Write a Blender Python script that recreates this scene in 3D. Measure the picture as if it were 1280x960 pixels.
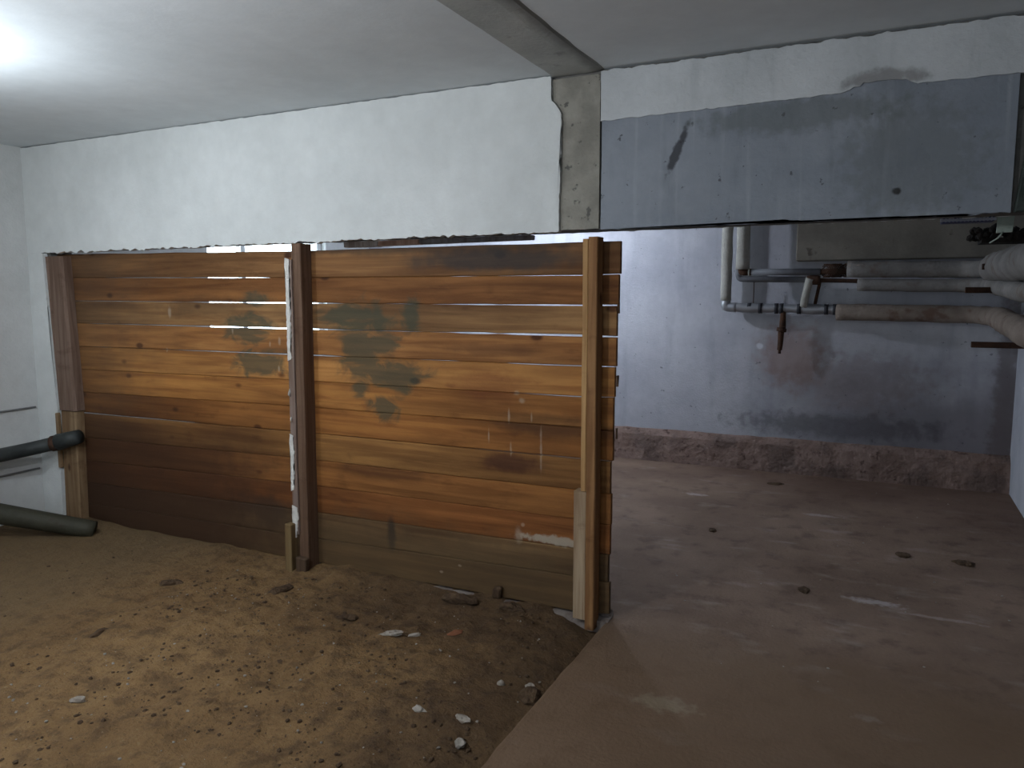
import bpy, bmesh, math, random
from mathutils import Vector, noise as mn
for o in list(bpy.data.objects): bpy.data.objects.remove(o)
rnd = random.Random(7)
S = bpy.context.scene; COL = S.collection
# ---------------------------------------------------------------- camera
cam = bpy.data.objects.new('camera', bpy.data.cameras.new('camera')); COL.objects.link(cam)
cam.data.sensor_width = 36; cam.data.lens = 961/1280*36; cam.data.clip_start = .02
cam.location = (0, 0, 1.5)
cam.rotation_euler = (math.radians(90-6.412), 0, math.radians(25.92))
S.camera = cam
# ---------------------------------------------------------------- world and exposure
W = bpy.data.worlds.new('world'); S.world = W; W.use_nodes = True
bg = W.node_tree.nodes['Background']
bg.inputs[0].default_value = (.80, .90, 1.0, 1); bg.inputs[1].default_value = 5.5
S.view_settings.view_transform = 'Standard'; S.view_settings.look = 'None'
S.view_settings.exposure = 1.0; S.view_settings.gamma = 1
S.view_settings.use_curve_mapping = False
# ---------------------------------------------------------------- lights
def portal(loc, rot, sx, sy):
    l = bpy.data.lights.new('sky_portal', 'AREA'); l.shape = 'RECTANGLE'; l.size = sx; l.size_y = sy
    l.cycles.is_portal = True
    o = bpy.data.objects.new('sky_portal', l); COL.objects.link(o); o.location = loc; o.rotation_euler = rot
R90 = math.pi/2
portal((-5.40, 5.47, 1.57), (0, -R90, 0), 1.2, 1.6)          # rear room window, faces +X
portal((-1.6, -3.72, 1.5), (R90, 0, 0), 1.0, 1.1)           # opening added behind the camera for fill light, faces +Y
LAMP_REAR, LAMP_FRONT, LAMP_FILL = 34, 24, 35
def point(name, loc, w, col, r):
    l = bpy.data.lights.new(name, 'POINT'); l.energy = w; l.color = col; l.shadow_soft_size = r
    o = bpy.data.objects.new(name, l); COL.objects.link(o); o.location = loc
point('rear_bulb_light', (-2.9, 5.92, 2.34), LAMP_REAR, (.78, .85, 1), .04)
point('front_bulb_light', (-3.4, 1.55, 2.12), LAMP_FRONT, (.85, .93, 1), .05)

point('middle_fill_light', (-2.15, .75, 2.12), LAMP_FILL, (.90,.94,1), .05)  # unseen bulb added to fill the front room with light

# ================================================================ node helpers
class N:
    def __init__(s, name, rough=.85):
        s.m = bpy.data.materials.new(name); s.m.use_nodes = True
        s.t = s.m.node_tree; s.b = s.t.nodes['Principled BSDF']
        s.b.inputs['Roughness'].default_value = rough
        s.b.inputs['Specular IOR Level'].default_value = .25
        s.g = s.t.nodes.new('ShaderNodeNewGeometry'); s.pos = s.g.outputs['Position']
    def L(s, a, b): s.t.links.new(a, b)
    def setv(s, sock, v):
        if isinstance(v, bpy.types.NodeSocket): s.L(v, sock)
        elif isinstance(v, (tuple, list)) and len(v) == 3 and sock.type == 'RGBA': sock.default_value = (*v, 1)
        else: sock.default_value = v
    def map(s, vec, scale=(1,1,1), loc=(0,0,0)):
        n = s.t.nodes.new('ShaderNodeMapping'); s.L(vec, n.inputs[0])
        n.inputs['Scale'].default_value = scale; n.inputs['Location'].default_value = loc
        return n.outputs[0]
    def noise(s, scale, detail=4, vec=None, rough=.55, dist=0):
        n = s.t.nodes.new('ShaderNodeTexNoise'); s.L(vec or s.pos, n.inputs['Vector'])
        n.inputs['Scale'].default_value = scale; n.inputs['Detail'].default_value = detail
        n.inputs['Roughness'].default_value = rough; n.inputs['Distortion'].default_value = dist
        return n.outputs['Fac']
    def ramp(s, f, a, b):
        n = s.t.nodes.new('ShaderNodeMapRange'); s.L(f, n.inputs[0])
        n.inputs[1].default_value = a; n.inputs[2].default_value = b; n.interpolation_type = 'SMOOTHSTEP'
        return n.outputs[0]
    def math(s, op, a, b=0.0):
        n = s.t.nodes.new('ShaderNodeMath'); n.operation = op; s.setv(n.inputs[0], a); s.setv(n.inputs[1], b)
        return n.outputs[0]
    def mix(s, f, a, b, mode='MIX'):
        n = s.t.nodes.new('ShaderNodeMix'); n.data_type = 'RGBA'; n.blend_type = mode
        s.setv(n.inputs[0], f); s.setv(n.inputs[6], a); s.setv(n.inputs[7], b)
        return n.outputs[2]
    def xyz(s, vec=None):
        n = s.t.nodes.new('ShaderNodeSeparateXYZ'); s.L(vec or s.pos, n.inputs[0]); return n.outputs
    def blob(s, c, r, nz=None, amp=.5, soft=.35, vec=None):
        """1 inside an ellipsoid at world point c with radii r, ragged by noise nz."""
        p = s.map(vec or s.pos, (1,1,1), tuple(-v for v in c))
        q = s.map(p, tuple(1/v for v in r))
        n = s.t.nodes.new('ShaderNodeVectorMath'); n.operation = 'LENGTH'; s.L(q, n.inputs[0])
        d = n.outputs['Value']
        if nz is not None: d = s.math('ADD', d, s.math('MULTIPLY', s.math('SUBTRACT', nz, .5), amp*2))
        return s.math('SUBTRACT', 1, s.ramp(d, 1-soft, 1+soft))
    def bump(s, h, dist=.004, st=1):
        n = s.t.nodes.new('ShaderNodeBump'); s.L(h, n.inputs['Height']); n.inputs['Distance'].default_value = dist
        n.inputs['Strength'].default_value = st; s.L(n.outputs[0], s.b.inputs['Normal'])
    def done(s, col): s.setv(s.b.inputs['Base Color'], col); return s.m
    def objcol(s):
        n = s.t.nodes.new('ShaderNodeObjectInfo'); return n.outputs['Color'], n.outputs['Random']

def speckled(name, c1, c2, sc=3, rough=.9, bump=.003, dark=None, thr=(.66,.72), dsc=14, extra=None, bsc=60):
    n = N(name, rough)
    col = n.mix(n.ramp(n.noise(sc, 6), .3, .7), c1, c2)
    col = n.mix(.25, col, n.mix(n.noise(sc*9, 5), (.3,.3,.3), (1,1,1)), 'MULTIPLY')
    if dark: col = n.mix(n.math('MULTIPLY', n.ramp(n.noise(dsc, 5), *thr), .8), col, dark)
    if extra: col = extra(n, col)
    n.bump(n.math('ADD', n.noise(bsc, 6), n.math('MULTIPLY', n.noise(sc*2, 3), 2)), bump)
    return n.done(col)

M = {}
M['white'] = speckled('white_plaster', (.60,.62,.61), (.68,.70,.69), 1.5, bump=.0025)
M['ceil'] = speckled('ceiling_plaster', (.66,.70,.72), (.73,.77,.79), 1.1, bump=.0006)
def band_x(n, col):
    col = n.mix(n.math('MULTIPLY', n.blob((-.05,3.2,2.30),(.12,.5,.03), n.noise(20,4), .8), .6), col, (.12,.11,.10))
    return n.mix(n.math('MULTIPLY', n.ramp(n.noise(1, 5, n.map(n.pos,(14,14,1.2))), .55, .75), .25), col, (.2,.21,.22))
M['band'] = speckled('pale_band_plaster', (.47,.49,.50), (.57,.59,.60), 2.5, dark=(.16,.16,.16), thr=(.72,.8), extra=band_x)
def panel_x(n, col):
    st = n.ramp(n.noise(1, 5, n.map(n.pos,(22,22,1.0))), .52, .75)
    col = n.mix(n.math('MULTIPLY', st, .5), col, (.33,.36,.39))
    col = n.mix(n.math('MULTIPLY', n.ramp(n.noise(1, 6, n.map(n.pos,(7,7,1.6),(3,0,0)), .65), .5, .7), .4), col, (.13,.145,.16))
    nz = n.noise(22, 5)
    # the slanting black scuff and the damp patch
    v = n.t.nodes.new('ShaderNodeVectorRotate'); v.rotation_type = 'Y_AXIS'
    n.L(n.map(n.pos,(1,1,1),(.814,-3.2,-2.10)), v.inputs['Vector']); v.inputs['Angle'].default_value = -.42
    m = n.blob((0,0,0), (.018,.5,.10), nz, .9, .3, vec=v.outputs[0])
    col = n.mix(n.math('MULTIPLY', m, .85), col, (.035,.035,.04))
    col = n.mix(n.math('MULTIPLY', n.blob((-.35,3.2,2.2),(.35,.5,.06), nz, .8), .45), col, (.09,.10,.09))
    col = n.mix(n.math('MULTIPLY', n.blob((.05,3.2,2.0),(.22,.5,.2), nz, .9), .35), col, (.10,.11,.10))
    col = n.mix(n.blob((.01,3.2,1.89),(.014,.5,.014), nz, .9), col, (.04,.04,.04))
    return col
M['panel'] = speckled('grey_blue_concrete', (.21,.235,.27), (.28,.305,.34), 2.2, dark=(.06,.06,.065), thr=(.655,.70), dsc=26, extra=panel_x)
M['conc'] = speckled('raw_concrete', (.22,.21,.18), (.33,.315,.27), 7, dark=(.07,.07,.065), thr=(.61,.68), dsc=22)
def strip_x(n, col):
    d = n.math('ABSOLUTE', n.math('SUBTRACT', n.math('ADD', n.xyz()[0], n.math('MULTIPLY', n.noise(6, 5), .05)), -1.125))  # soft shade of the right-hand cove, painted as a dark line
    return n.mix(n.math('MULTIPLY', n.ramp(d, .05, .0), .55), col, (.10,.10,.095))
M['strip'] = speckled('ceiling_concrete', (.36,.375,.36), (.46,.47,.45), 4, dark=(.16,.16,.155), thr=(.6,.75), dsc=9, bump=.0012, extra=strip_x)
M['core'] = speckled('dark_concrete', (.10,.10,.095), (.16,.155,.145), 8, dark=(.04,.04,.04))
M['leftwall'] = speckled('left_wall_paint', (.50,.51,.50), (.58,.59,.58), 2, dark=(.3,.3,.29), thr=(.72,.85))
def back_x(n, col):
    z = n.xyz()[2]; x = n.xyz()[0]
    n1 = n.noise(3.2, 6); n2 = n.noise(14, 6)
    col = n.mix(n.math('MULTIPLY', n.ramp(n.noise(1, 6, n.map(n.pos,(9,9,1.1))), .5, .8), .3), col, (.22,.23,.28))
    # grime towards the floor, mixed with a painted fall-off of light to the right
    g = n.ramp(n.math('ADD', z, n.math('MULTIPLY', n1, .7)), 1.75, .75)
    gx = n.ramp(n.math('ADD', x, n.math('MULTIPLY', n2, .8)), -1.1, .5)
    col = n.mix(n.math('MULTIPLY', n.math('MULTIPLY', g, gx), .8), col, (.115,.10,.11))
    col = n.mix(n.math('MULTIPLY', n.blob((-.72,6.95,1.0),(.26,.5,.24), n2, .8, .5), .55), col, (.26,.15,.11))
    col = n.mix(n.math('MULTIPLY', n.blob((-.20,6.95,.80),(.5,.5,.22), n2, 1.0, .5), .4), col, (.16,.11,.10))
    col = n.mix(n.math('MULTIPLY', n.blob((-.35,6.95,.42),(.75,.5,.10), n2, 1.2, .5), .6), col, (.075,.07,.075))
    col = n.mix(n.blob((-.98,6.95,1.08),(.03,.5,.025), n2, .6), col, (.6,.62,.66))
    col = n.mix(n.math('MULTIPLY', n.ramp(n.noise(24, 3), .69, .73), .6), col, (.08,.08,.09))
    col = n.mix(n.math('MULTIPLY', n.blob((.86,6.95,.7),(.09,.5,.9), n2, 1.0, .5), .6), col, (.10,.075,.07))
    return col
M['back'] = speckled('blue_whitewash', (.44,.45,.50), (.56,.57,.61), 2.0, extra=back_x)
def plinth_x(n, col):
    xx = n.xyz()[0]
    col = n.mix(n.math('MULTIPLY', n.ramp(n.math('ADD', xx, n.math('MULTIPLY', n.noise(7,6), 1.0)), -1.2, -.4), .2), col, (.12,.08,.065))
    col = n.mix(n.math('MULTIPLY', n.ramp(n.noise(4, 6), .48, .65), .7), col, (.11,.08,.07))
    return n.mix(n.ramp(n.noise(21, 6), .56, .7), col, (.09,.055,.045))
M['rightwall'] = speckled('right_wall_whitewash', (.40,.41,.46), (.52,.53,.57), 2.0, dark=(.15,.12,.12), thr=(.68,.78), dsc=6)
M['plinth'] = speckled('crumbling_plinth', (.19,.125,.10), (.30,.21,.18), 5, bump=.014, extra=plinth_x, bsc=30)
def wood(name, base=None, stains=False, gscale=(1.2,26,26), sat=True, rough=.75, dk=.32):
    n = N(name, rough)
    tc = n.t.nodes.new('ShaderNodeTexCoord'); oc, rd = n.objcol()
    cmb = n.t.nodes.new('ShaderNodeCombineXYZ'); n.L(n.math('MULTIPLY', rd, 40), cmb.inputs[0]); n.L(n.math('MULTIPLY', rd, 17), cmb.inputs[2])
    add = n.t.nodes.new('ShaderNodeVectorMath'); add.operation = 'ADD'; n.L(tc.outputs['Object'], add.inputs[0]); n.L(cmb.outputs[0], add.inputs[1])
    v = add.outputs[0]
    b = base if base else oc
    g = n.noise(1, 6, n.map(v, gscale), .6, .6)
    low = n.noise(1.0, 4, n.map(v, tuple(max(q*.16, .8) for q in gscale)))
    col = n.mix(n.ramp(g, .34, .66), n.mix(1, b, (.62,.55,.50), 'MULTIPLY'), b)
    col = n.mix(n.ramp(low, .35, .72), n.mix(1, col, (dk*1.55,dk*1.45,dk*1.4), 'MULTIPLY'), col)
    col = n.mix(n.math('MULTIPLY', n.ramp(n.noise(5, 6, n.map(v, (1,2.2,2.2))), .58, .72), .4), col, n.mix(1, col, (.40,.30,.24), 'MULTIPLY'))
    # knots
    vo = n.t.nodes.new('ShaderNodeTexVoronoi'); n.L(n.map(v, tuple(5.0 if q < 5 else 9.0 for q in gscale)), vo.inputs['Vector']); vo.inputs['Scale'].default_value = .55
    col = n.mix(n.math('SUBTRACT', 1, n.ramp(vo.outputs['Distance'], .05, .12)), col, n.mix(1, col, (.3,.22,.18), 'MULTIPLY'))
    if stains:
        nz = n.noise(9, 6); nf = n.noise(30, 5); ng = n.noise(1, 5, n.map(n.pos,(6,6,11)), .6, 1.0)
        green = None
        for c, r in [((-3.28,3.3,1.33),(.17,.3,.09)), ((-3.2,3.3,1.13),(.22,.3,.07)), ((-3.22,3.3,1.49),(.10,.3,.04)),
                     ((-2.50,3.3,1.24),(.13,.3,.20)), ((-2.36,3.3,1.255),(.12,.3,.06)), ((-2.55,3.3,1.40),(.24,.3,.06)), ((-2.38,3.3,1.40),(.05,.3,.09)),
                     ((-2.17,3.3,1.40),(.06,.3,.09)), ((-2.28,3.3,1.10),(.19,.3,.075)), ((-2.50,3.3,1.02),(.06,.3,.05)), ((-2.34,3.3,.93),(.10,.3,.07))]:
            m = n.blob(c, tuple(q*.95 for q in r), ng, 1.5, .4)
            green = m if green is None else n.math('MAXIMUM', green, m)
        # streaked like dry-brushed paint
        green = n.math('MULTIPLY', green, n.ramp(n.noise(1, 4, n.map(n.pos,(3,3,18))), .2, .42))
        col = n.mix(n.math('MULTIPLY', green, .74), col, (.038,.050,.034))
        x, y, z = n.xyz()
        for c, r, cc, a in [((-1.72,3.3,1.68),(.42,.3,.05),(.03,.03,.03),.75), ((-1.9,3.3,1.76),(1.0,.3,.04),(.03,.025,.02),.6),
                         ((-1.60,3.3,.70),(.17,.3,.045),(.05,.015,.008),.75), ((-1.70,3.3,1.25),(.22,.3,.03),(.06,.02,.01),.35),
                         ((-1.73,3.3,1.08),(.20,.3,.07),(.12,.03,.01),.45), ((-2.35,3.3,.58),(.3,.3,.03),(.05,.02,.01),.4), ((-2.315,3.3,.25),(.028,.3,.085),(.02,.015,.012),.85),
                         ((-3.2,3.3,.27),(.22,.3,.08),(.03,.02,.015),.7), ((-1.4,3.3,.9),(.3,.3,.05),(.04,.02,.01),.5),((-3.6,3.3,1.45),(.3,.3,.06),(.04,.02,.01),.45)]:
            col = n.mix(n.math('MULTIPLY', n.blob(c, r, nz, .7, .45), a), col, cc)
        # muddy lower boards
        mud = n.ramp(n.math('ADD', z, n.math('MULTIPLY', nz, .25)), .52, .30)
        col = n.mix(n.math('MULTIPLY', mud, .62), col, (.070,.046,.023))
        # boards darker towards the left end, darkest low down
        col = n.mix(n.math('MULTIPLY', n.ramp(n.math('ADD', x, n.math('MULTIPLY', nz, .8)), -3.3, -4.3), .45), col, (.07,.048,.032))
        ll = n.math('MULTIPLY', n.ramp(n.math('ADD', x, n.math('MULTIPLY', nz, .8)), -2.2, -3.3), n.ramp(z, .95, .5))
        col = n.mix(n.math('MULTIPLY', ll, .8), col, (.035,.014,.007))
        # plaster smear and drips
        col = n.mix(n.math('MULTIPLY', n.blob((-1.36,3.3,.345),(.17,.3,.022), nf, 1.0, .3), .85), col, (.36,.31,.24))
        for c, r in [((-1.545,3.3,.40),(.009,.3,.009)), ((-1.57,3.3,.345),(.018,.3,.035)), ((-1.58,3.3,1.045),(.012,.3,.01)), ((-1.55,3.3,1.01),(.014,.3,.01)),
                     ((-1.62,3.3,.93),(.005,.3,.03)), ((-1.50,3.3,.93),(.004,.3,.02)), ((-1.73,3.3,.83),(.004,.3,.03)), ((-1.45,3.3,.78),(.005,.3,.09)), ((-1.61,3.3,.77),(.005,.3,.03)),
                     ((-3.91,3.3,1.41),(.012,.3,.03)), ((-3.05,3.3,1.26),(.008,.3,.02)), ((-3.12,3.3,1.24),(.006,.3,.015)), ((-2.01,3.3,.09),(.01,.3,.006)), ((-1.9,3.3,.14),(.01,.3,.006)),
                     ((-3.06,3.3,1.10),(.006,.3,.015)), ((-3.4,3.3,1.31),(.006,.3,.014)), ((-3.95,3.3,1.18),(.006,.3,.012))]:
            col = n.mix(n.math('MULTIPLY', n.blob(c, r, nf, .9, .6), .40), col, (.42,.35,.27))
    n.bump(n.math('ADD', g, n.noise(70, 4, v)), .0016)
    return n.done(col)
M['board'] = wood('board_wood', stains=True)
M['post'] = wood('post_wood', gscale=(30,30,1.3), dk=.5)
def dirt():
    n = N('packed_dirt', .95)
    a = n.noise(1.6, 6); b = n.noise(11, 7, rough=.65); c = n.noise(55, 6, rough=.7)
    col = n.mix(n.ramp(a, .3, .7), (.168,.098,.042), (.240,.145,.063))
    col = n.mix(n.math('MULTIPLY', n.ramp(b, .44, .68), .66), col, (.070,.041,.021))
    col = n.mix(n.math('MULTIPLY', n.ramp(c, .52, .72), .5), col, (.05,.032,.018))
    col = n.mix(n.math('MULTIPLY', n.ramp(c, .42, .30), .35), col, (.30,.23,.14))
    x, y, z = n.xyz()
    # pale swept strip along the left wall
    sm = n.math('MULTIPLY', n.ramp(n.math('ADD', x, n.math('MULTIPLY', b, .6)), -2.9, -3.7), n.ramp(y, 1.6, 2.2))
    col = n.mix(n.math('MULTIPLY', sm, .75), col, (.155,.105,.055))
    # darker earth by the slab edge and along the boards
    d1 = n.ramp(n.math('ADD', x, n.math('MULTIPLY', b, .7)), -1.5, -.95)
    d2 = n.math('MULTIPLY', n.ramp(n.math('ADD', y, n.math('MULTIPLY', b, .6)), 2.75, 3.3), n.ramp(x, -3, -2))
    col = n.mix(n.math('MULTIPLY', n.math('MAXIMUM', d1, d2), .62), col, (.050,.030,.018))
    n.bump(n.math('ADD', n.math('MULTIPLY', b, 2.5), c), .012)
    return n.done(col)
M['dirt'] = dirt()
def slab():
    n = N('worn_slab', .8)
    a = n.noise(1.3, 6); b = n.noise(6, 7, rough=.62); c = n.noise(60, 5)
    col = n.mix(n.ramp(a, .3, .7), (.165,.108,.076), (.255,.175,.128))
    col = n.mix(n.math('MULTIPLY', n.ramp(b, .5, .68), .5), col, (.085,.052,.036))
    col = n.mix(n.math('MULTIPLY', n.ramp(n.noise(3.0, 7, n.map(n.pos,(1,2.2,1),(4,1,0))), .56, .72), .4), col, (.36,.30,.27))
    col = n.mix(.3, col, n.mix(c, (.3,.3,.3), (1,1,1)), 'MULTIPLY')
    x, y, z = n.xyz()
    tan = n.ramp(n.math('ADD', y, n.math('MULTIPLY', b, .5)), 3.9, 3.2)
    col = n.mix(n.math('MULTIPLY', tan, .75), col, (.135,.084,.046))  # warm light of the front room painted in as a tan tone
    rd = n.ramp(n.math('ADD', y, n.math('ADD', n.math('MULTIPLY', x, .5), n.math('MULTIPLY', b, .8))), 5.6, 7.0)
    col = n.mix(n.math('MULTIPLY', rd, .5), col, (.11,.060,.044))
    nf = n.noise(26, 5)
    for cc, r, k in [((.01,4.08,0),(.11,.035,.2),(.55,.52,.52)), ((-.675,2.68,0),(.10,.05,.2),(.28,.23,.16)), ((.30,4.0,0),(.16,.015,.2),(.38,.33,.32)),
                  ((-1.25,5.80,0),(.07,.03,.2),(.5,.47,.46)), ((.0,2.9,0),(.04,.02,.2),(.25,.2,.17)), ((-.35,5.6,0),(.10,.03,.2),(.42,.38,.36))]:
        col = n.mix(n.math('MULTIPLY', n.blob(cc, r, nf, 1.3, .5), .45), col, k)
    n.bump(n.math('ADD', n.math('MULTIPLY', b, 2), c), .004)
    return n.done(col)
M['slab'] = slab()
M['ins'] = speckled('pipe_wrap', (.34,.33,.29), (.44,.43,.39), 5, dark=(.22,.17,.13), thr=(.62,.74), dsc=9, bump=.004)
M['insdirty'] = speckled('dirty_pipe_wrap', (.18,.14,.115), (.25,.205,.17), 6, dark=(.12,.07,.05), thr=(.54,.68), dsc=8, bump=.005)
M['insgrey'] = speckled('grey_pipe_wrap', (.165,.155,.145), (.235,.222,.21), 5, dark=(.12,.09,.07), thr=(.56,.70), dsc=7, bump=.005)
M['foil'] = N('foil', .45).done((.34,.35,.37)); M['foil'].node_tree.nodes['Principled BSDF'].inputs['Metallic'].default_value = .6
M['tape'] = N('black_tape', .6).done((.03,.03,.035))
M['greypipe'] = speckled('grey_pipe_paint', (.13,.135,.15), (.18,.185,.20), 9, .6, bump=.001)
M['darkpipe'] = speckled('dark_green_pipe', (.03,.035,.035), (.055,.06,.058), 7, .55, bump=.002, dark=(.03,.02,.015))
M['olivepipe'] = speckled('olive_pipe', (.032,.031,.020), (.052,.049,.033), 7, .65, bump=.002, dark=(.04,.03,.02))
M['rust'] = speckled('rust', (.04,.022,.015), (.085,.042,.025), 12, .9, bump=.003, dark=(.02,.012,.01), bsc=90)
M['soot'] = speckled('sooty_debris', (.010,.009,.008), (.03,.024,.02), 9)
M['line'] = N('grey_shadow_line', .7).done((.22,.22,.22))
M['box'] = speckled('dark_green_steel', (.022,.032,.028), (.05,.062,.054), 8, .6, dark=(.015,.015,.015))
M['blueplastic'] = N('blue_plastic', .45).done((.020,.026,.10))
M['paleplastic'] = N('pale_plastic', .5).done((.28,.30,.36))
M['palegreen'] = speckled('pale_green_metal', (.20,.25,.22), (.30,.35,.31), 12, .6)
M['plaster'] = speckled('plaster_chip', (.58,.56,.52), (.70,.68,.64), 20, dark=(.3,.25,.2))
M['lilac'] = speckled('greyed_paint', (.24,.20,.20), (.34,.29,.29), 16, dark=(.12,.08,.06), dsc=20)
M['scrap'] = speckled('dusty_plaster_chip', (.26,.225,.185), (.40,.36,.31), 30, dark=(.14,.10,.07), thr=(.55,.65), dsc=30)
M['brick'] = speckled('brick_chip', (.24,.09,.045), (.30,.13,.07), 20)
M['stone'] = speckled('grey_stone', (.20,.18,.15), (.34,.31,.27), 25)
M['clod'] = speckled('earth_clod', (.055,.032,.018), (.10,.062,.034), 25, bump=.006)
M['grit'] = speckled('grit', (.09,.06,.03), (.42,.38,.32), 9)
M['winframe'] = N('window_frame_paint', .5).done((.6,.62,.62))
def glass():
    m = bpy.data.materials.new('window_glass'); m.use_nodes = True; t = m.node_tree
    o = t.nodes['Material Output']; t.nodes.remove(t.nodes['Principled BSDF'])
    a = t.nodes.new('ShaderNodeBsdfTransparent'); a.inputs[0].default_value = (.93,.96,.96,1)
    g = t.nodes.new('ShaderNodeBsdfGlossy'); g.inputs['Roughness'].default_value = .03
    x = t.nodes.new('ShaderNodeMixShader'); x.inputs[0].default_value = .06
    t.links.new(a.outputs[0], x.inputs[1]); t.links.new(g.outputs[0], x.inputs[2]); t.links.new(x.outputs[0], o.inputs[0])
    return m
M['glass'] = glass()
def bulbmat():
    n = N('bulb_glass', .3); n.b.inputs['Emission Color'].default_value = (.85,.93,1,1); n.b.inputs['Emission Strength'].default_value = 12
    return n.done((.8,.8,.8))
M['bulb'] = bulbmat()
M['socket'] = N('lamp_socket', .5).done((.04,.04,.04))

# ================================================================ mesh helpers
def link(name, bm, mat, parent=None, smooth=False, keep=False):
    bmesh.ops.recalc_face_normals(bm, faces=bm.faces)
    vs = [v.co for v in bm.verts]
    if keep: c = Vector((0,0,0))
    else:
        lo = Vector([min(v[i] for v in vs) for i in range(3)]); hi = Vector([max(v[i] for v in vs) for i in range(3)])
        c = Vector(((lo.x+hi.x)/2, (lo.y+hi.y)/2, lo.z))
    for v in bm.verts: v.co -= c
    me = bpy.data.meshes.new(name); bm.to_mesh(me); bm.free(); me.materials.append(M[mat] if isinstance(mat, str) else mat)
    if smooth:
        for p in me.polygons: p.use_smooth = True
    o = bpy.data.objects.new(name, me); COL.objects.link(o)
    o.location = c
    if parent:
        w = parent; base = Vector((0,0,0))
        while w: base += w.location; w = w.parent
        o.parent = parent; o.location = c - base
    return o
def box(bm, x0, x1, y0, y1, z0, z1, bev=0, jit=0):
    r = bmesh.ops.create_cube(bm, size=1)
    for v in r['verts']:
        v.co = Vector((x0+(v.co.x+.5)*(x1-x0), y0+(v.co.y+.5)*(y1-y0), z0+(v.co.z+.5)*(z1-z0)))
        if jit: v.co += Vector([rnd.uniform(-jit, jit) for _ in range(3)])
    if bev:
        es = list({e for v in r['verts'] for e in v.link_edges})
        bmesh.ops.bevel(bm, geom=es, offset=bev, segments=1, affect='EDGES')
def boxo(name, mat, parent, *a, **k):
    bm = bmesh.new(); box(bm, *a, **k); return link(name, bm, mat, parent)
def tag(o, label=None, cat=None, group=None, kind=None):
    if label: o['label'] = label
    if cat: o['category'] = cat
    if group: o['group'] = group
    if kind: o['kind'] = kind
    return o
def struct(name, bm, mat, label=None, parent=None, keep=True):
    o = link(name, bm, mat, parent, keep=keep and parent is None)
    if parent is None: tag(o, label, kind='structure')
    return o
def empty(name, loc, label, cat, group=None):
    o = bpy.data.objects.new(name, None); o.empty_display_size = .05; COL.objects.link(o); o.location = loc
    return tag(o, label, cat, group)
def smoothpath(pts, rad, n=6):
    """round every inner corner with a quadratic arc of cut length rad"""
    pts = [Vector(p) for p in pts]; out = [pts[0]]
    for i in range(1, len(pts)-1):
        a, b, c = pts[i-1], pts[i], pts[i+1]
        r = min(rad, (a-b).length*.45, (c-b).length*.45)
        p, q = b+(a-b).normalized()*r, b+(c-b).normalized()*r
        for k in range(n+1):
            t = k/n; out.append(p*(1-t)**2 + b*2*t*(1-t) + q*t*t)
    out.append(pts[-1]); return out
def densify(pts, step):
    out = [pts[0]]
    for a, b in zip(pts, pts[1:]):
        n = max(1, int((b-a).length/step))
        for k in range(1, n+1): out.append(a.lerp(b, k/n))
    return out
def tube(bm, pts, r, seg=14, lump=0, step=None, cap=True, r2=None):
    pts = [Vector(p) for p in pts]
    if step: pts = densify(pts, step)
    t = (pts[1]-pts[0]).normalized(); up = Vector((0,0,1)) if abs(t.z) < .9 else Vector((1,0,0))
    n = t.cross(up).normalized(); rings = []
    for i, p in enumerate(pts):
        if i == 0: tt = pts[1]-pts[0]
        elif i == len(pts)-1: tt = pts[-1]-pts[-2]
        else: tt = (pts[i+1]-pts[i]).normalized()+(pts[i]-pts[i-1]).normalized()
        tt.normalize(); n = (n - tt*n.dot(tt)).normalized(); b = tt.cross(n)
        rr = r if r2 is None else r+(r2-r)*i/(len(pts)-1)
        ring = []
        for k in range(seg):
            a = 2*math.pi*k/seg; d = n*math.cos(a)+b*math.sin(a)
            q = rr*(1+lump*mn.noise((p+d*rr)*9)) if lump else rr
            ring.append(bm.verts.new(p+d*q))
        rings.append(ring)
    for A, B in zip(rings, rings[1:]):
        for k in range(seg): bm.faces.new((A[k], A[(k+1)%seg], B[(k+1)%seg], B[k]))
    if cap: bm.faces.new(rings[0][::-1]); bm.faces.new(rings[-1])
def tubeo(name, mat, parent, pts, r, **k):
    bm = bmesh.new(); tube(bm, pts, r, **k); return link(name, bm, mat, parent, smooth=True)
def skin(name, mat, parent, poly, y0, y1, jit=.004, step=.015, sides=None, freq=25):
    """ragged-edged flat coat of plaster in the XZ plane, from y0 (front) to y1"""
    pts = []
    for i, (a, b) in enumerate(zip(poly, poly[1:]+poly[:1])):
        a, b = Vector((a[0], 0, a[1])), Vector((b[0], 0, b[1])); L = (b-a).length
        j = jit if sides is None else sides[i]
        nn = max(1, int(L/step)) if j else 1
        nor = Vector((-(b-a).z, 0, (b-a).x)).normalized()
        for k in range(nn):
            p = a.lerp(b, k/nn)
            if j and 0 < k: p = p + nor*(j*(mn.noise(p*freq)*1.3+mn.noise(p*freq*3.3)*.8))
            pts.append(p)
    bm = bmesh.new()
    f = [bm.verts.new((p.x, y0, p.z)) for p in pts]; g = [bm.verts.new((p.x, y1, p.z)) for p in pts]
    F = bm.faces.new(f); G = bm.faces.new(g[::-1])
    for i in range(len(f)): j = (i+1) % len(f); bm.faces.new((f[i], g[i], g[j], f[j]))
    bmesh.ops.triangulate(bm, faces=[F, G], ngon_method='EAR_CLIP')
    return link(name, bm, mat, parent)
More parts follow.
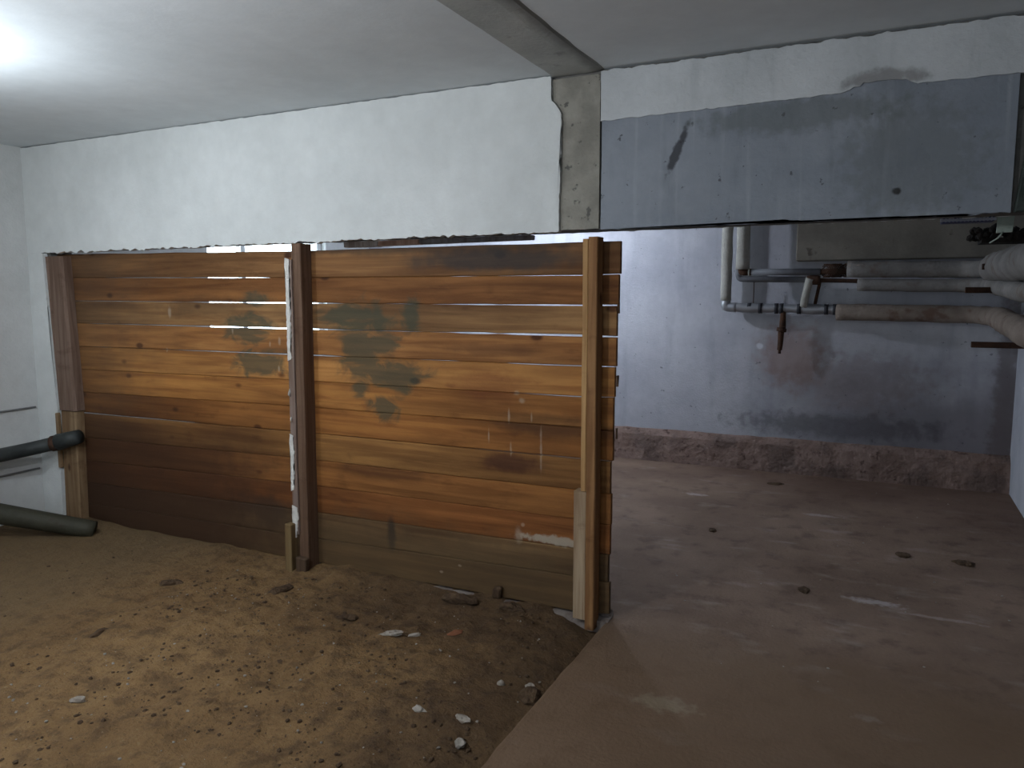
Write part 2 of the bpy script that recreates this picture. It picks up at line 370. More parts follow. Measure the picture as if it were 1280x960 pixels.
def chunk(bm, c, s, sub=1, flat=1, rot=None):
    r = bmesh.ops.create_icosphere(bm, subdivisions=sub, radius=1)
    off = Vector((rnd.uniform(0,90),)*3); a = rot if rot is not None else rnd.uniform(0, 6.3)
    sx, sy, sz = s if isinstance(s, tuple) else (s*rnd.uniform(.7,1.3), s, s*flat)
    for v in r['verts']:
        q = v.co*(1+.55*mn.noise(v.co*1.3+off)); q = Vector((q.x*sx, q.y*sy, q.z*sz))
        v.co = Vector((q.x*math.cos(a)-q.y*math.sin(a)+c[0], q.x*math.sin(a)+q.y*math.cos(a)+c[1], q.z+c[2]))

# ================================================================ the setting
XL, XR, YF, YB, ZC, Y0 = -5.12, .91, -3.5, 6.95, 2.47, 3.23
bm = bmesh.new()      # left wall with the rear room's window hole
for a in [(XL-.25,XL,YF-.2,4.72,-.1,2.6), (XL-.25,XL,6.24,YB+.2,-.1,2.6), (XL-.25,XL,4.72,6.24,-.1,1.0), (XL-.25,XL,4.72,6.24,2.14,2.6)]: box(bm, *a)
struct('wall_left', bm, 'leftwall', 'pale plastered left wall')
bm = bmesh.new(); box(bm, XR, XR+.2, YF-.2, YB+.2, -.1, 2.6); struct('wall_right', bm, 'rightwall', 'blue-white right wall')
bm = bmesh.new(); box(bm, XL, XR, YB, YB+.2, -.1, 2.6); wb = struct('wall_back', bm, 'back', 'blue-white stained back wall')
bm = bmesh.new()
for a in [(XL,-2.1,YF-.2,YF,-.1,2.6), (-1.1,XR,YF-.2,YF,-.1,2.6), (-2.1,-1.1,YF-.2,YF,-.1,.95), (-2.1,-1.1,YF-.2,YF,2.05,2.6)]: box(bm, *a)
struct('wall_front', bm, 'leftwall', 'wall behind the camera with an added fill-light opening')
bm = bmesh.new(); box(bm, XL, XR, YF, YB, ZC, 2.6); struct('ceiling', bm, 'ceil', 'grey-white ceiling')
# ceiling strip of bare concrete with a cove on its right side
bm = bmesh.new()
prof = [(-1.372,2.475), (-1.372,2.465), (-1.20,2.463), (-1.15,2.465), (-1.12,2.475)]
ys = [YF+k*(3.245-YF)/60 for k in range(61)]; rings = []
for y in ys:
    rings.append([bm.verts.new((x+.008*mn.noise(Vector((x*3,y*4,0))), y, z+(.004*mn.noise(Vector((x*5,y*5,2))) if z < 2.47 else 0))) for x, z in prof])
for A, B in zip(rings, rings[1:]):
    for k in range(len(prof)-1): bm.faces.new((A[k],A[k+1],B[k+1],B[k]))
    bm.faces.new((A[-1],A[0],B[0],B[-1]))
bm.faces.new(rings[0]); bm.faces.new(rings[-1])
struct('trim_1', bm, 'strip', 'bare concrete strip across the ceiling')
# the middle wall: concrete core with its ragged coats
bm = bmesh.new(); box(bm, XL, XR, 3.255, 3.40, 1.80, 2.47)
box(bm, XL, -4.93, 3.255, 3.40, -.05, 1.81)
wm = struct('wall_middle', bm, 'core', 'wall over the plank partition')
skin('plaster_coat', 'white', wm, [(-5.125,1.79),(-5.0,1.788),(-1.335,1.793),(-1.327,2.30),(-1.345,2.33),(-1.372,2.36),(-1.378,2.465),(-5.125,2.465)],
     3.222, 3.256, sides=[0,.009,.004,.004,.006,.004,.0025,0])
skin('pier_coat', 'white', wm, [(-5.125,0),(-4.932,0),(-4.918,.76),(-4.958,1.60),(-4.966,1.787),(-5.125,1.79)], 3.2225, 3.256, sides=[0,.003,.004,.004,.001,0])
skin('concrete_strip', 'conc', wm, [(-1.42,1.80),(-1.152,1.80),(-1.152,2.452),(-1.42,2.452)], 3.236, 3.256, sides=[.003,0,.002,0])
skin('pale_band', 'band', wm, [(-1.146,2.252),(-.2,2.262),(-.12,2.292),(.02,2.288),(.06,2.268),(XR,2.268),(XR,2.458),(-1.146,2.458)], 3.226, 3.256, sides=[.003,.01,.006,.01,.004,0,.005,.002])
skin('grey_panel', 'panel', wm, [(-1.142,1.795),(-.5,1.792),(-.42,1.806),(-.3,1.796),(.372,1.796),(.372,2.30),(-1.142,2.30)], 3.232, 3.256, sides=[.003,.006,.006,.005,0,0,.002])
skin('right_pier', 'core', wm, [(.372,1.81),(XR,1.81),(XR,2.27),(.372,2.27)], 3.25, 3.256, sides=[.008,0,0,0])
# rear plaster of the lintel, faintly seen through the top gap
skin('rear_coat', 'white', wm, [(XL,1.80),(XR,1.80),(XR,2.465),(XL,2.465)], 3.40, 3.415, sides=[.004,0,0,0])
# plinth of the back wall: sloping crumbly ledge
bm = bmesh.new(); xs = [XL+k*.05 for k in range(int((XR-XL)/.05)+1)]+[XR]; rings = []
for x in xs:
    a = mn.noise(Vector((x*2,0,0))); b = mn.noise(Vector((x*9,5,0))); c = mn.noise(Vector((x*12,9,0)))
    zt = .262+.006*a+.007*b
    rings.append([bm.verts.new(p) for p in [(x,YB+.02,zt+.03),(x,YB-.012,zt+.022),(x,YB-.065+.008*b,zt-.03+.006*c),(x,YB-.085+.010*c,.13),(x,YB-.10+.012*b,-.02),(x,YB+.02,-.02)]])
for A, B in zip(rings, rings[1:]):
    for k in range(6): bm.faces.new((A[k],A[(k+1)%6],B[(k+1)%6],B[k]))
bm.faces.new(rings[0]); bm.faces.new(rings[-1])
struct('baseboard_back', bm, 'plinth', 'crumbling brown plinth along the back wall')
# low concrete beam at the top of the back wall
bm = bmesh.new(); box(bm, -.70, XR, 6.80, YB, 1.80, ZC, bev=.008)
struct('trim_2', bm, speckled('brown_grey_concrete', (.17,.155,.13), (.235,.215,.18), 4, dark=(.06,.05,.04), thr=(.64,.74), dsc=8), 'brown-grey concrete beam end above the pipes')
# rear window
bm = bmesh.new()
for a in [(4.72,4.78,1.0,2.14),(6.18,6.24,1.0,2.14),(4.78,6.18,1.0,1.06),(4.78,6.18,2.08,2.14),(5.16,5.21,1.06,2.08)]: box(bm, XL-.12, XL-.06, a[0], a[1], a[2], a[3])
w1 = struct('window_1', bm, 'winframe', 'white window in the rear room')
boxo('pane', 'glass', w1, XL-.095, XL-.089, 4.78, 5.16, 1.06, 2.08); boxo('pane', 'glass', w1, XL-.095, XL-.089, 5.21, 6.18, 1.06, 2.08)
# concrete slab
def heights(bm, xs, ys, fn, z0=-.12):
    V = [[bm.verts.new((x, y, fn(x, y))) for y in ys] for x in xs]
    for i in range(len(xs)-1):
        for j in range(len(ys)-1): bm.faces.new((V[i][j],V[i+1][j],V[i+1][j+1],V[i][j+1]))
    return V
def lin(a, b, s): n = max(1, round((b-a)/s)); return [a+(b-a)*k/n for k in range(n+1)]
def fbm(x, y, f, o=4):
    s = 0; a = 1
    for k in range(o): s += a*mn.noise(Vector((x*f, y*f, 3.7*k))); f *= 2.1; a *= .5
    return s
bm = bmesh.new()
def zs(x, y):
    return .002*fbm(x, y, 1.5)+.0015*fbm(x, y, 9, 2)
heights(bm, lin(-1.10, XR, .06), lin(YF, 3.34, .06), zs)
heights(bm, lin(XL, XR, .08), lin(3.34, YB, .08), lambda x, y: zs(x, y) if y > 3.4 else zs(x, y)-.001)
# ragged vertical edge facing the dirt
ey = lin(YF, 3.34, .03); A = []; B = []; C2 = []
for y in ey:
    j = .007*fbm(y, 2, 6, 3)
    A.append(bm.verts.new((-1.085, y, zs(-1.085, y)+.0005))); B.append(bm.verts.new((-1.108+j, y, zs(-1.1,y)-.004+j*.2))); C2.append(bm.verts.new((-1.104+j*.5, y, -.15)))
for i in range(len(ey)-1):
    bm.faces.new((A[i],A[i+1],B[i+1],B[i])); bm.faces.new((B[i],B[i+1],C2[i+1],C2[i]))
struct('floor', bm, 'slab', 'worn brown concrete floor slab')
# dirt ground
def dz(x, y):
    rough = 1.0
    if x < -3.2 and y > 1.8: rough = max(.22, 1-(-3.2-x)*.9)
    h = -.012+.012*fbm(x, y, 1.3, 3)*rough+.016*fbm(x, y, 6, 4)*rough
    h += .010*max(0, mn.noise(Vector((x*17, y*17, 1))))*rough
    h += .030*math.exp(-((x+2.4)/.9)**2-((y-2.35)/.45)**2)
    h -= .050*max(0, min(1, (x+1.45)/.33))**1.3
    h += .018*max(0, min(1, (y-3.05)/.2))*max(0, min(1, (-1.25-x)/.2))*(1+2.0*mn.noise(Vector((x*3.3,2,7))))
    h += (.022*max(0, mn.noise(Vector((x*11,y*14,5))))+.016*max(0, mn.noise(Vector((x*26,y*26,9)))))*max(0, min(1, (x+3.4)/.4))*max(0, min(1, (y-1.9)/.4))*min(1, max(0, (-1.15-x)/.15))
    h += .035*max(0, min(1, (-4.2-x)/.8))*max(0, min(1, (y-2.2)/.8))
    return h
bm = bmesh.new(); heights(bm, lin(XL, -1.098, .02), lin(YF, .6, .07)+lin(.6, 3.335, .02)[1:], dz)
g = struct('dirt_floor', bm, 'dirt', 'bumpy brown dirt ground in front of the partition')
for p in g.data.polygons: p.use_smooth = True

# ================================================================ plank partition
part = empty('plank_partition', (-3.0, 3.30, 0), 'wide partition of orange-brown horizontal boards with smeared green paint, between three posts', 'partition')
XS = [-4.95, -4.816, -2.887, -1.269, -1.088]
LV = [[1.783,1.781,1.752,1.749,1.748],[1.632,1.63,1.608,1.601,1.604],[1.481,1.479,1.470,1.465,1.466],[1.335,1.333,1.329,1.327,1.325],[1.184,1.182,1.186,1.187,1.190],
      [1.032,1.03,1.043,1.044,1.052],[.880,.879,.897,.901,.898],[.739,.738,.752,.754,.757],[.576,.574,.602,.605,.603],[.421,.419,.456,.464,.456],[.271,.269,.303,.321,.314],[.124,.122,.153,.187,.182],[.0,-.002,.013,.012,.030]]
PX = lambda px: {100:-4.79,130:-4.57,180:-4.19,200:-4.05,240:-3.77,262:-3.62,300:-3.37,320:-3.24,340:-3.11,365:-2.96,385:-2.84,410:-2.70,430:-2.58,480:-2.34,510:-2.19,560:-1.95,575:-1.88,605:-1.75,625:-1.67,640:-1.60,720:-1.28,771:-1.088}[px]
GAP = {1:[(130,0),(180,3),(240,3),(262,5),(300,5),(320,2),(340,1),(365,0),(560,0),(575,2),(605,0),(640,2),(720,3),(771,3)],
       2:[(100,1),(130,3),(200,2),(240,1),(262,6),(300,5),(365,7),(410,6),(430,0),(560,1),(575,4),(605,5),(625,2),(640,5),(720,6),(771,6)],
       3:[(100,0),(130,3),(180,4),(240,5),(262,8),(320,7),(365,8),(410,7),(430,1),(480,2),(560,2),(575,9),(605,9),(625,1),(640,9),(720,10),(771,7)],
       4:[(100,0),(130,3),(180,2),(200,0),(240,4),(300,4),(365,8),(410,7),(430,0),(480,1),(510,2),(560,3),(575,0),(625,0),(640,5),(720,5),(771,4)],
       5:[(130,0),(180,1.5),(240,1),(320,2),(340,0),(625,0),(640,3),(720,5),(771,3)],
       6:[(100,0),(300,0),(340,1.5),(365,1),(410,0),(771,1)],
       7:[(100,9),(130,9),(180,7),(240,5),(262,0),(300,1),(365,2),(410,1),(560,2),(605,3),(640,4),(720,5),(771,3)],
       8:[(100,0),(771,0.5)], 9:[(100,0),(771,.5)], 10:[(100,0),(771,.5)], 11:[(100,0),(771,.5)]}
def interp(xs, vs, x):
    if x <= xs[0]: return vs[0]
    for i in range(len(xs)-1):
        if x <= xs[i+1]: return vs[i]+(vs[i+1]-vs[i])*(x-xs[i])/(xs[i+1]-xs[i])
    return vs[-1]
def gapw(k, x):
    if k not in GAP: return 0
    xs = [PX(a) for a, b in GAP[k]]; return max(0, interp(xs, [b for a, b in GAP[k]], x))*.001
ENDX = [-1.072,-1.078,-1.085,-1.085,-1.09,-1.095,-1.094,-1.105,-1.099,-1.102,-1.109,-1.101]
BC = [(.27,.135,.05),(.31,.135,.040),(.36,.20,.080),(.50,.235,.075),(.50,.235,.068),(.47,.21,.055),(.35,.145,.036),(.40,.20,.060),(.36,.155,.042),(.32,.125,.033),(.25,.15,.065),(.23,.135,.055)]
for k in range(12):
    bm = bmesh.new(); rings = []; xs = lin(-4.95, ENDX[k], .035); tilt = rnd.uniform(-.002, .002)
    for x in xs:
        j = lambda s: .0012*mn.noise(Vector((x*6, k*3.1+s, 0)))
        zt = interp(XS, LV[k], x)-gapw(k, x)/2+(j(0) if gapw(k, x) > 0 else -.0002)
        zb = interp(XS, LV[k+1], x)+gapw(k+1, x)/2+(j(7) if gapw(k+1, x) > 0 else .0002)
        if k == 0: zt += .003*mn.noise(Vector((x*3, 0, 8)))
        yf = 3.300+.003*mn.noise(Vector((x*.8, k*5, 1))); yb = yf+.024
        rings.append([bm.verts.new(p) for p in [(x,yf,zb+.004),(x,yf+tilt,zt-.004),(x,yf+.005,zt),(x,yb,zt-.0002),(x,yb,zb),(x,yf+.005,zb)]])
    for A, B in zip(rings, rings[1:]):
        for q in range(6): bm.faces.new((A[q],A[(q+1)%6],B[(q+1)%6],B[q]))
    bm.faces.new(rings[0]); bm.faces.new(rings[-1])
    o = link('board', bm, 'board', part); o.color = (*BC[k], 1)
# splinters hanging off the right ends
for k, (z, h) in enumerate([(1.43,.07),(1.10,.05),(.86,.05)]):
    bm = bmesh.new(); box(bm, -1.084, -1.076, 3.305, 3.32, z, z+h, jit=.002); o = link('splinter', bm, 'board', part); o.color = (.16,.09,.05,1)
def post(name, color, label, *a, **k):
    bm = bmesh.new(); box(bm, *a, **k); o = link(name, bm, 'post', part); o.color = (*color, 1)
    if label: o['label'] = label
    return o
def leanpost(name, color, label, x0, x1, y0, y1, z0, z1, dx, bev=.004):
    """post whose top is shifted by dx, with slightly uneven sides"""
    bm = bmesh.new(); zs_ = lin(z0, z1, .08); rings = []
    for z in zs_:
        t = (z-z0)/(z1-z0); s = dx*t; a = .002*mn.noise(Vector((z*4,x0,0))); b = .002*mn.noise(Vector((z*4,x1,5)))
        rings.append([bm.verts.new(p) for p in [(x0+s+a+bev,y0,z),(x1+s+b-bev,y0,z),(x1+s+b,y0+bev,z),(x1+s+b,y1,z),(x0+s+a,y1,z),(x0+s+a,y0+bev,z)]])
    for A, B in zip(rings, rings[1:]):
        for q in range(6): bm.faces.new((A[q],A[(q+1)%6],B[(q+1)%6],B[q]))
    bm.faces.new(rings[0]); bm.faces.new(rings[-1])
    o = link(name, bm, 'post', part); o.color = (*color, 1)
    if label: o['label'] = label
    return o
# right post
pr = leanpost('post', (.36,.20,.085), 'sawn tan post at the right end', -1.193, -1.150, 3.222, 3.297, -.03, 1.765, .0)
leanpost('batten', (.46,.28,.12), 'narrow light batten nailed to the right post', -1.221, -1.194, 3.226, 3.297, .622, 1.757, .0)
leanpost('batten', (.42,.32,.21), 'pale short batten at the foot of the right post', -1.256, -1.194, 3.232, 3.297, .01, .618, .0)
# middle post
leanpost('post', (.17,.105,.068), 'dark brown middle post', -2.876, -2.812, 3.212, 3.297, -.02, 1.785, .006)
ms = leanpost('batten', (.28,.22,.19), 'greyed batten with flaking white paint on the middle post', -2.905, -2.864, 3.200, 3.2115, .20, 1.70, .004, bev=.002)
for z0, z1, w, x in [(1.16,1.71,.028,-2.898),(.44,.76,.024,-2.904),(.17,.36,.034,-2.903)]:
    skin('paint_flake', 'plaster', ms, [(x-.004,z0),(x+w*.7,z0+.01),(x+w,(z0+z1)/2),(x+w,z1-.01),(x-.002,z1)], 3.1965, 3.2005, sides=[.002,.008,.008,.002,.004], step=.01)
bm = bmesh.new(); chunk(bm, (-2.896,3.198,.985), (.016,.006,.02)); chunk(bm, (-2.892,3.198,.84), (.015,.006,.016)); link('paint_blob', bm, 'plaster', ms)
post('foot_block', (.20,.14,.065), 'tan foot block of the middle post', -2.935, -2.885, 3.16, 3.211, -.03, .26, bev=.004, jit=.003)
post('foot_block', (.10,.065,.04), 'dark foot block of the middle post', -2.875, -2.80, 3.175, 3.211, -.03, .075, bev=.006, jit=.004)
# left post
leanpost('post', (.22,.155,.12), 'weathered grey-brown left post', -4.915, -4.745, 3.226, 3.297, .76, 1.765, -.045, bev=.015)
leanpost('post', (.30,.21,.12), 'lighter lower half of the left post', -4.925, -4.775, 3.236, 3.297, -.03, .755, .02, bev=.006)
post('batten', (.30,.21,.12), None, -4.935, -4.905, 3.215, 3.236, .37, .74, bev=.003, jit=.003)
# mortar sill under the boards
bm = bmesh.new(); rings = []
for x in lin(-4.9, -1.095, .05):
    w = max(.02, min(1, (x+2.5)/.6)); a = mn.noise(Vector((x*5, 0, 0)))
    rings.append([bm.verts.new(p) for p in [(x,3.275-.012*w+.006*a,-.06),(x,3.283-.010*w+.006*a,-.020+.020*w+.006*a),(x,3.299,.000+.006*w),(x,3.326,.004),(x,3.345,.035),(x,3.36,-.06)]])
for A, B in zip(rings, rings[1:]):
    for q in range(6): bm.faces.new((A[q],A[(q+1)%6],B[(q+1)%6],B[q]))
bm.faces.new(rings[0]); bm.faces.new(rings[-1])
sill = link('mortar_sill', bm, speckled('sill_mortar', (.14,.11,.095), (.24,.205,.18), 12, dark=(.12,.09,.07)), part)

e = empty('packing_timber', (-2.1, 3.44, 1.765), 'dark and brown timber strips under the rear edge of the white wall', 'timber')
for x0, x1, z0, z1, c in ((-2.68,-2.46,1.772,1.80,(.6,.58,.56)), (-2.455,-2.20,1.774,1.80,(.7,.5,.4)), (-2.195,-1.56,1.776,1.80,(.3,.3,.31))):
    bm = bmesh.new(); box(bm, x0, x1, 3.415, 3.47, z0, z1, bev=.003, jit=.002); o = link('strip', bm, 'post', e); o.color = (*c, 1)
# ================================================================ pipes on the left wall
p = empty('wall_pipe', (-5.0, 2.2, .44), 'dark green horizontal pipe along the left wall, running into the left post', 'pipe')
tubeo('pipe', 'darkpipe', p, smoothpath([(-5.0,-3.4,.47),(-5.0,2.85,.508),(-4.975,3.06,.52),(-4.87,3.165,.552)], .08), .044)
tubeo('coupling', 'rust', p, [(-4.885,3.152,.548),(-4.845,3.172,.556)], .052)
tubeo('stub', 'darkpipe', p, [(-4.845,3.170,.558),(-4.70,3.215,.600)], .056, r2=.046)
p = empty('drain_pipe', (-4.47, 3.13, 0), 'olive pipe slanting down from the left wall to the dirt', 'pipe')
tubeo('pipe', 'olivepipe', p, [(-5.118,2.57,.262),(-4.47,3.12,.030)], .068, r2=.056, step=.05)
tubeo('collar', 'olivepipe', p, [(-5.0,2.67,.22),(-4.96,2.704,.206)], .078)
for z, lab in ((.762,'thin grey cable standing for a shadow on the left wall above the dark pipe'), (.344,'thin grey cable standing for a shadow on the left wall below the dark pipe')):
    tag(tubeo('wall_shadow_line', 'line', None, [(XL+.008, YF+.05, z-.01), (XL+.008, 2.6, z), (XL+.008, 3.20, z+.008)], .007, seg=8), lab, 'line')  # thin tubes modelled in place of shadow lines on the wall

# ================================================================ pipes on the back wall
def P3(x, y, z): return (x, y, z)
a = empty('heating_pipe', (-1.24, 6.84, 1.42), 'lowest heating pipe, foil-wrapped then in brown wrap, with a rusty drain valve', 'pipe')
YP = 6.83
tubeo('riser_wrap', 'ins', a, [(-1.262,YP,1.475),(-1.262,YP,2.46)], .046, lump=.12, step=.05)
tubeo('elbow', 'foil', a, smoothpath([(-1.262,YP,1.485),(-1.262,YP,1.415),(-1.17,YP,1.413)], .05), .044, lump=.2, step=.02)
fo = tubeo('foil_wrap', 'foil', a, [(-1.18,YP,1.413),(-.36,YP,1.402)], .041, lump=.25, step=.02)
for x in (-1.06,-.97,-.84,-.80,-.66,-.45,-.385):
    tubeo('tape_band', 'tape', fo, [(x-.016,YP,1.413-(x+1.18)*.013),(x+.016,YP,1.413-(x+1.18)*.013)], .045)
tubeo('pipe_wrap', 'insdirty', a, smoothpath([(-.37,YP,1.385),(.60,6.72,1.372),(.71,6.4,1.365),(.62,5.6,1.375),(.62,4.4,1.325),(.70,1.0,1.30)], .12), .068, lump=.12, step=.05)
v = tubeo('drain_valve', 'rust', a, [(-.785,YP-.005,1.385),(-.785,YP-.01,1.24)], .026, lump=.2, step=.02)
tubeo('valve_body', 'rust', v, [(-.79,YP-.01,1.245),(-.795,YP-.01,1.215)], .040, seg=8)
tubeo('nozzle', 'rust', v, [(-.792,YP-.01,1.22),(-.802,YP-.012,1.06)], .026, r2=.020, lump=.3, step=.02)
tubeo('nozzle', 'rust', v, [(-.802,YP-.012,1.075),(-.802,YP-.012,1.030)], .012, seg=8)
b = empty('heating_pipe', (-1.1, 6.72, 1.7), 'topmost heating pipe, grey bare stretch then thick white wrap, just under the brown beam', 'pipe')
YQ = 6.72
tubeo('riser_wrap', 'ins', b, [(-1.112,YQ,1.735),(-1.112,YQ,2.46)], .056, lump=.12, step=.05, r2=.058)
tubeo('elbow', 'rust', b, smoothpath([(-1.12,YQ,1.745),(-1.12,YQ,1.712),(-1.04,YQ,1.712)], .03), .030, seg=10)
tubeo('pipe', 'greypipe', b, [(-1.06,YQ,1.712),(-.50,YQ,1.706)], .028)
tubeo('ring', 'ins', b, [(-1.062,YQ,1.712),(-1.048,YQ,1.712)], .031)
bm = bmesh.new()
for s in (1,-1):
    for k in range(9):
        pts = [(-.50+.022*t+.024*k*.5, YQ+.05*math.cos(s*(t*.55+k*.7)), 1.715+.052*math.sin(s*(t*.55+k*.7))) for t in range(7)]
        tube(bm, pts, .0045, seg=5)
link('wire_mesh', bm, 'rust', b)
tubeo('pipe', 'rust', b, [(-.50,YQ,1.706),(-.29,YQ,1.706)], .026, lump=.2, step=.03)
tubeo('pipe_wrap', 'insgrey', b, smoothpath([(-.30,YQ,1.720),(.56,YQ-.06,1.708),(.66,6.3,1.70)], .12), .064, lump=.14, step=.05)
tubeo('pipe_wrap', 'insgrey', b, smoothpath([(.655,6.34,1.70),(.60,5.7,1.69),(.60,4.5,1.672),(.66,1.0,1.66)], .2), .092, lump=.10, step=.05)
c = empty('heating_pipe', (-1.1, 6.74, 1.6), 'middle heating pipe, thin grey then rusty, then in white wrap', 'pipe')
YM = 6.73
tubeo('pipe', 'greypipe', c, smoothpath([(-1.145,YM,1.80),(-1.145,YM,1.655),(-.58,YM,1.646)], .04), .025)
tubeo('valve', 'rust', c, [(-.60,YM,1.645),(-.50,YM,1.645)], .034, lump=.4, step=.02)
tubeo('pipe', 'rust', c, [(-.51,YM,1.640),(-.21,YM,1.630)], .018, lump=.2, step=.03)
tubeo('pipe_wrap', 'insgrey', c, smoothpath([(-.22,YM,1.600),(.54,YM-.08,1.588),(.63,6.2,1.585),(.60,5.8,1.575),(.60,4.5,1.525),(.64,1.0,1.50)], .15), .050, lump=.12, step=.05)
tubeo('branch', 'ins', c, [(-.578,YM-.03,1.655),(-.625,YP-.03,1.43)], .030, lump=.15, step=.03)
tubeo('branch', 'rust', c, [(-.50,YM-.01,1.63),(-.545,YP+.02,1.42)], .014, seg=8)
bm = bmesh.new(); tube(bm, [(-1.03,YP,1.64),(-1.03,YP,1.45)], .004, seg=5); tag(link('tie_wire', bm, 'rust', None), 'thin rusty tie wire between the grey pipe and the foil-wrapped pipe', 'wire')
for (x0, y, z, lab) in ((.50,5.45,1.685,'rusty bracket in front of the topmost pipe'), (.42,5.45,1.545,'rusty bracket in front of the middle pipe'), (.47,5.45,1.215,'dark bracket bar under the lowest pipe at the right wall')):
    bm = bmesh.new(); box(bm, x0, XR, y-.015, y+.015, z-.018, z+.018, bev=.003)
    tag(link('pipe_bracket', bm, 'rust'), lab, 'bracket', None)

# ================================================================ small fittings under the concrete panel
e = empty('junction_box', (.48, 3.20, 1.79), 'dark green steel plate box at the right end of the grey panel', 'box')
bm = bmesh.new(); pts = [(.380,1.795),(.62,1.795),(.62,2.262),(.43,2.262)]
f = [bm.verts.new((x,3.205,z)) for x, z in pts]; g2 = [bm.verts.new((x,3.2495,z)) for x, z in pts]
bm.faces.new(f); bm.faces.new(g2[::-1])
for i in range(4): j = (i+1) % 4; bm.faces.new((f[i],g2[i],g2[j],f[j]))
bmesh.ops.bevel(bm, geom=list(bm.edges), offset=.004, segments=1, affect='EDGES')
link('casing', bm, 'box', e); boxo('flange', 'box', e, .40, .425, 3.198, 3.206, 1.83, 2.0)
e = empty('cable_tray', (.26, 3.47, 1.79), 'small dark blue plastic tray with a pale ribbed edge under the concrete wall', 'tray')
boxo('tray', 'blueplastic', e, .17, .345, 3.42, 3.50, 1.785, 1.84, bev=.003)
boxo('lip', 'paleplastic', e, .165, .35, 3.4155, 3.4195, 1.788, 1.798)
bm = bmesh.new()
for k in range(14): box(bm, .17+k*.0125, .174+k*.0125, 3.411, 3.4155, 1.786, 1.803)
link('ribs', bm, 'paleplastic', e)
e = empty('bracket_plate', (.38, 3.43, 1.745), 'pale green angle plate hanging beside the blue tray', 'bracket')
boxo('plate', 'palegreen', e, .355, .405, 3.425, 3.432, 1.742, 1.80, jit=.004)
tubeo('wire', 'palegreen', e, [(.375,3.428,1.745),(.36,3.43,1.722),(.335,3.44,1.705)], .003, seg=6)
bm = bmesh.new()
for k in range(60): chunk(bm, (.50+rnd.uniform(-.10,.25), 5.0+rnd.uniform(-.12,.12), 1.825+rnd.uniform(0,.05)), .022)
box(bm, .44, XR, 4.9, 5.1, 1.795, 1.82)
tag(link('rusty_shelf', bm, 'soot'), 'dark rusty ledge with debris above the topmost pipe', 'ledge')

# ================================================================ lamps (out of view; the middle one added for fill)
def lamp(x, y, zb, lab):
    e = empty('ceiling_lamp', (x, y, ZC), lab, 'lamp')
    tubeo('cord', 'socket', e, [(x,y,ZC),(x,y,zb+.10)], .004, seg=6); tubeo('socket', 'socket', e, [(x,y,zb+.05),(x,y,zb+.11)], .02, seg=10)
    return e
lamp(-2.9, 5.92, 2.34, 'bare bulb hanging in the rear room'); lamp(-3.4, 1.55, 2.12, 'bare bulb hanging by the left part of the front room')

lamp(-2.15, .75, 2.12, 'added fill bulb hanging near the middle of the front room')

# ================================================================ debris
def gz(x, y): return dz(x, y) if x < -1.1 and y < 3.33 else zs(x, y)
def lump(name, mat, x, y, s, label, cat, sub=2, rot=None, rise=.35):
    bm = bmesh.new(); sz = s[2]; chunk(bm, (x, y, gz(x, y)+sz*rise), s, sub=sub, rot=rot)
    return tag(link(name, bm, mat), label, cat)
lump('plaster_scrap', 'scrap', -1.90, 2.70, (.055,.022,.010), 'torn whitish scrap lying on the dirt left of the brick chip', 'scrap', rot=.6)
lump('plaster_scrap', 'scrap', -1.83, 2.77, (.03,.012,.008), 'small whitish scrap just behind the torn scrap on the dirt', 'scrap', rot=.9)
lump('brick_chip', 'brick', -1.678, 2.86, (.045,.016,.012), 'reddish brick chip lying on the dirt in front of the boards', 'rubble', rot=1.1)
lump('dark_clod', 'clod', -1.165, 2.56, (.045,.05,.035), 'black clod in the gap by the slab edge', 'clod')
lump('plaster_scrap', 'scrap', -1.19, 2.61, (.022,.018,.016), 'bright white chip on the black clod by the slab edge', 'scrap', rise=1.2)
lump('stone', 'scrap', -1.301, 2.576, (.016,.012,.014), 'small white stone left of the black clod', 'stone')
lump('stone', 'stone', -1.465, 2.234, (.028,.018,.012), 'small grey stone at the bottom of the frame, left of its neighbour', 'stone')
lump('stone', 'scrap', -1.307, 2.28, (.030,.02,.012), 'pale flat stone near the bottom of the frame by the slab edge', 'stone')
lump('stone', 'stone', -1.252, 2.166, (.026,.02,.014), 'grey stone nearest the camera by the slab edge', 'stone')
lump('plaster_scrap', 'scrap', -2.66, 1.746, (.030,.018,.012), 'pale chip alone on the dirt at lower left', 'scrap', rot=.5)
lump('earth_clod', 'clod', -1.819, 3.17, (.10,.035,.035), 'large dark clod against the foot of the boards', 'clod', rot=.1)
lump('earth_clod', 'clod', -1.56, 3.20, (.07,.03,.022), 'dark clod at the foot of the boards, nearer the right post', 'clod', rot=0)
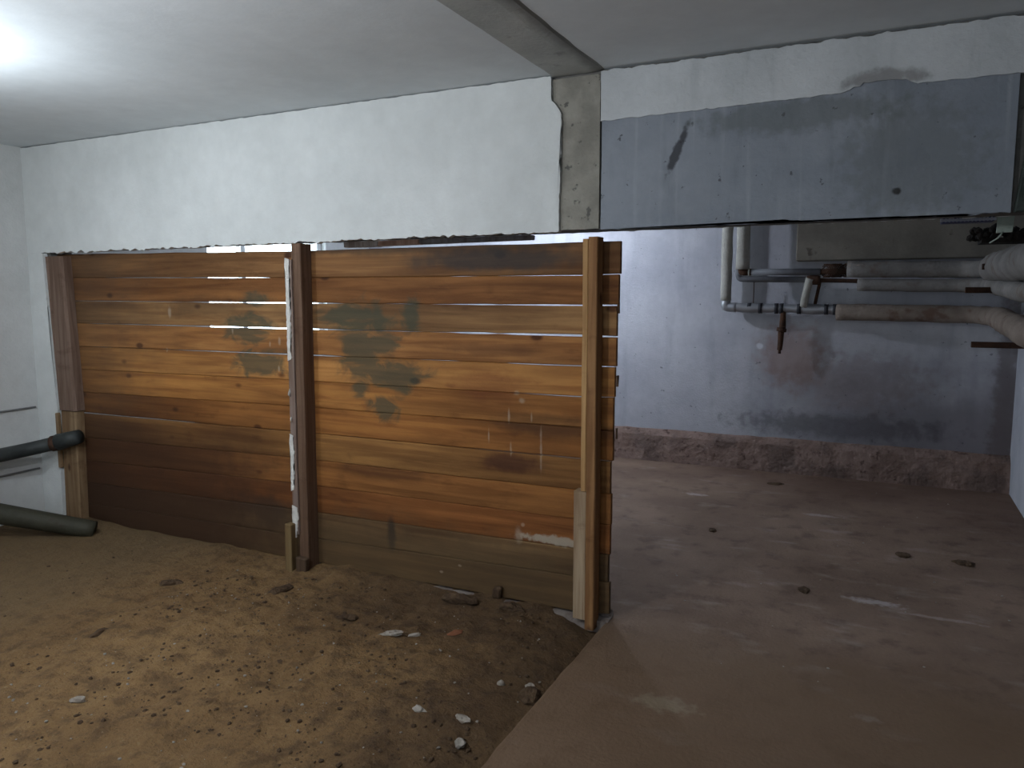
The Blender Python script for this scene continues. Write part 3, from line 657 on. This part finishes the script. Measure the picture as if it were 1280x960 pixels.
bm = bmesh.new(); box(bm, -1.70, -1.655, 3.262, 3.296, .008, .075, bev=.008, jit=.008); tag(link('wood_block', bm, 'clod'), 'small dark wedge stuck against the lowest board', 'block')
for x, y, s, lab in [(-.316,4.093,(.045,.03,.008),'flat dark dirt clod in the middle of the concrete floor'), (-.742,6.417,(.07,.04,.008),'flat dark clod on the concrete near the back plinth'),
                  (.158,4.914,(.05,.04,.012),'dark clod on the concrete, left of the two right-hand ones'), (.461,4.91,(.055,.045,.012),'dark clod on the concrete nearest the right wall'),
                  (-.95,4.93,(.045,.025,.008),'dark dirt crumb on the concrete beyond the partition end')]:
    lump('dirt_clod', 'clod', x, y, s, lab, 'clod')
for x, y, s, lab in [(-3.1,2.15,.03,'dark clod on the dirt at far left'), (-2.73,2.9,.05,'dark clod in front of the middle post'), (-2.2,2.78,.035,'small dark clod in the middle of the dirt, behind the white scrap'), (-3.35,2.75,.045,'dark clod left of the middle post on the dirt')]:
    lump('earth_clod', 'clod', x, y, (s*1.4,s*.7,s*.45), lab, 'clod')
bm = bmesh.new()
for k in range(2600):
    x = rnd.uniform(-4.2, -1.13); y = rnd.uniform(.9, 3.2)
    if x < -3.2 and y > 2 and rnd.random() < .8: continue
    if mn.noise(Vector((x*2.2, y*2.2, 4))) < -.12: continue
    s = .003+.008*rnd.random()**2.5; chunk(bm, (x, y, dz(x, y)+s*.2), s, sub=1, flat=.6)
g3 = link('grit', bm, 'clod'); tag(g3, 'dark crumbs of earth strewn over the dirt ground', 'crumbs', kind='stuff')
bm = bmesh.new()
for k in range(260):
    x = rnd.uniform(-3.2, -1.15); y = rnd.uniform(1.2, 3.2); s = .002+.005*rnd.random()**2; chunk(bm, (x, y, dz(x, y)+s*.4), s, sub=1, flat=.7)
for k in range(60):
    x = rnd.uniform(-1.0, .8); y = rnd.uniform(2.4, 6.6); s = .002+.006*rnd.random()**2; chunk(bm, (x, y, s*.3), s, sub=1, flat=.5)
tag(link('pale_grit', bm, 'stone'), 'pale grit and tiny stones scattered over the floor', 'grit', kind='stuff')
